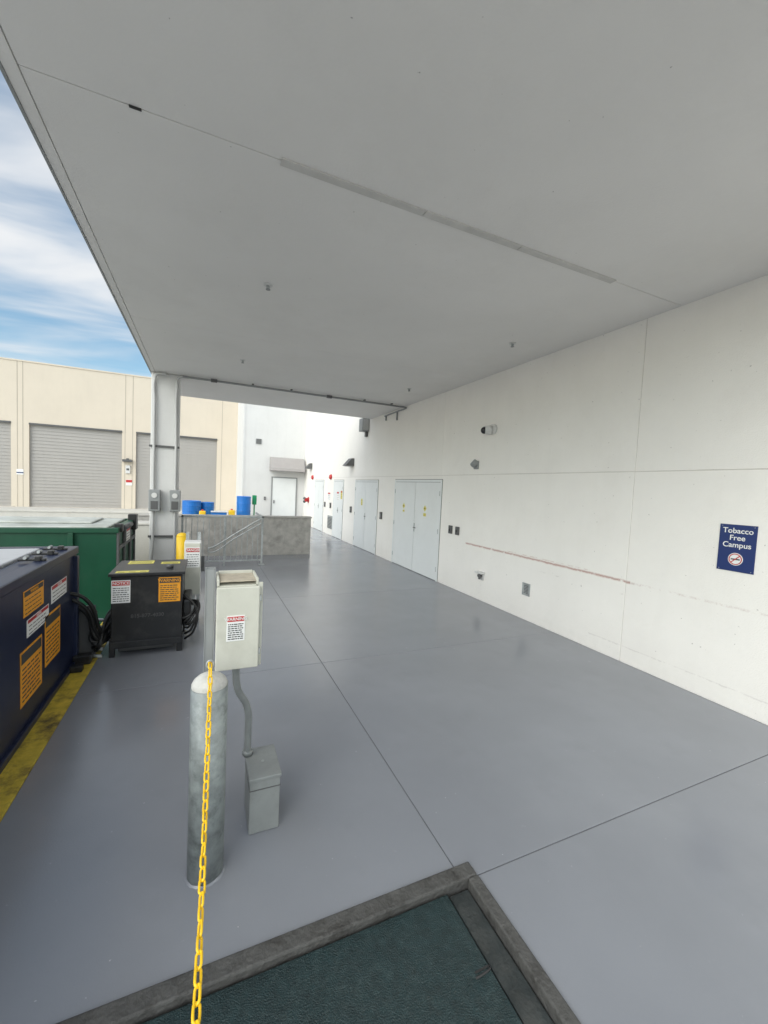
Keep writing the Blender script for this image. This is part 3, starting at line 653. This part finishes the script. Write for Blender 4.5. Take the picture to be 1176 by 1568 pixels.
# ---------------------------------------------------------------- camera
Yc=Vector((-276,-49,625)).normalized(); Xc=Vector((1412,31,625)).normalized()
Zc=Xc.cross(Yc).normalized(); Xc=Yc.cross(Zc)
R=Matrix(((Xc[0],-Xc[1],-Xc[2]),(Yc[0],-Yc[1],-Yc[2]),(Zc[0],-Zc[1],-Zc[2])))
cam=bpy.data.cameras.new('camera'); co=bpy.data.objects.new('camera',cam); COL.objects.link(co)
co.matrix_world=Matrix.Translation((0,0,1.9))@R.to_4x4()
cam.sensor_fit='VERTICAL'; cam.sensor_height=24; cam.lens=24*625/1568; cam.clip_start=0.02; cam.clip_end=2000
scene.camera=co

# ---------------------------------------------------------------- light
el=math.radians(33); az_from=Vector((-0.80,-0.60,0)).normalized()
dirv=Vector((az_from.x*math.cos(el),az_from.y*math.cos(el),math.sin(el)))
sun=bpy.data.lights.new('sun','SUN'); sun.energy=1.5; sun.angle=math.radians(55); sun.color=(1,0.965,0.91)
so=bpy.data.objects.new('sun',sun); so.rotation_euler=dirv.to_track_quat('Z','Y').to_euler(); so.location=(0,0,20); COL.objects.link(so)
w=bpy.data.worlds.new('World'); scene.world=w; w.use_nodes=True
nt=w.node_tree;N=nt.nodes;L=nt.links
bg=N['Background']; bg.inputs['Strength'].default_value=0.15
sky=N.new('ShaderNodeTexSky'); sky.sky_type='NISHITA'; sky.sun_disc=False; sky.sun_elevation=el; sky.sun_rotation=math.atan2(dirv.x,dirv.y)
tint=N.new('ShaderNodeVectorMath'); tint.operation='MULTIPLY'; tint.inputs[1].default_value=(1.0,1.18,1.15); L.new(sky.outputs[0],tint.inputs[0])
tc=N.new('ShaderNodeTexCoord'); sep=N.new('ShaderNodeSeparateXYZ'); L.new(tc.outputs['Generated'],sep.inputs[0])
mxz=N.new('ShaderNodeMath'); mxz.operation='MAXIMUM'; L.new(sep.outputs['Z'],mxz.inputs[0]); mxz.inputs[1].default_value=0.0
adz=N.new('ShaderNodeMath'); adz.operation='ADD'; L.new(mxz.outputs[0],adz.inputs[0]); adz.inputs[1].default_value=0.12
inv=N.new('ShaderNodeMath'); inv.operation='DIVIDE'; inv.inputs[0].default_value=1; L.new(adz.outputs[0],inv.inputs[1])
sc_=N.new('ShaderNodeVectorMath'); sc_.operation='SCALE'; L.new(tc.outputs['Generated'],sc_.inputs[0]); L.new(inv.outputs[0],sc_.inputs['Scale'])
mp=N.new('ShaderNodeMapping'); mp.inputs['Rotation'].default_value=(0,0,math.radians(20)); mp.inputs['Scale'].default_value=(0.7,1.9,0.0); L.new(sc_.outputs[0],mp.inputs['Vector'])
nz=N.new('ShaderNodeTexNoise'); nz.inputs['Scale'].default_value=1.1; nz.inputs['Detail'].default_value=5; nz.inputs['Roughness'].default_value=0.48; nz.inputs['Distortion'].default_value=0.4
L.new(mp.outputs[0],nz.inputs['Vector'])
rr=N.new('ShaderNodeMapRange'); rr.interpolation_type='SMOOTHSTEP'; rr.inputs['From Min'].default_value=0.40; rr.inputs['From Max'].default_value=0.70; L.new(nz.outputs['Fac'],rr.inputs['Value'])
mc=N.new('ShaderNodeMix'); mc.data_type='RGBA'; L.new(rr.outputs[0],mc.inputs['Factor']); L.new(tint.outputs[0],mc.inputs['A']); mc.inputs['B'].default_value=(5.8,5.95,6.1,1)
# sky glow added around the out-of-frame sun to brighten under the canopy
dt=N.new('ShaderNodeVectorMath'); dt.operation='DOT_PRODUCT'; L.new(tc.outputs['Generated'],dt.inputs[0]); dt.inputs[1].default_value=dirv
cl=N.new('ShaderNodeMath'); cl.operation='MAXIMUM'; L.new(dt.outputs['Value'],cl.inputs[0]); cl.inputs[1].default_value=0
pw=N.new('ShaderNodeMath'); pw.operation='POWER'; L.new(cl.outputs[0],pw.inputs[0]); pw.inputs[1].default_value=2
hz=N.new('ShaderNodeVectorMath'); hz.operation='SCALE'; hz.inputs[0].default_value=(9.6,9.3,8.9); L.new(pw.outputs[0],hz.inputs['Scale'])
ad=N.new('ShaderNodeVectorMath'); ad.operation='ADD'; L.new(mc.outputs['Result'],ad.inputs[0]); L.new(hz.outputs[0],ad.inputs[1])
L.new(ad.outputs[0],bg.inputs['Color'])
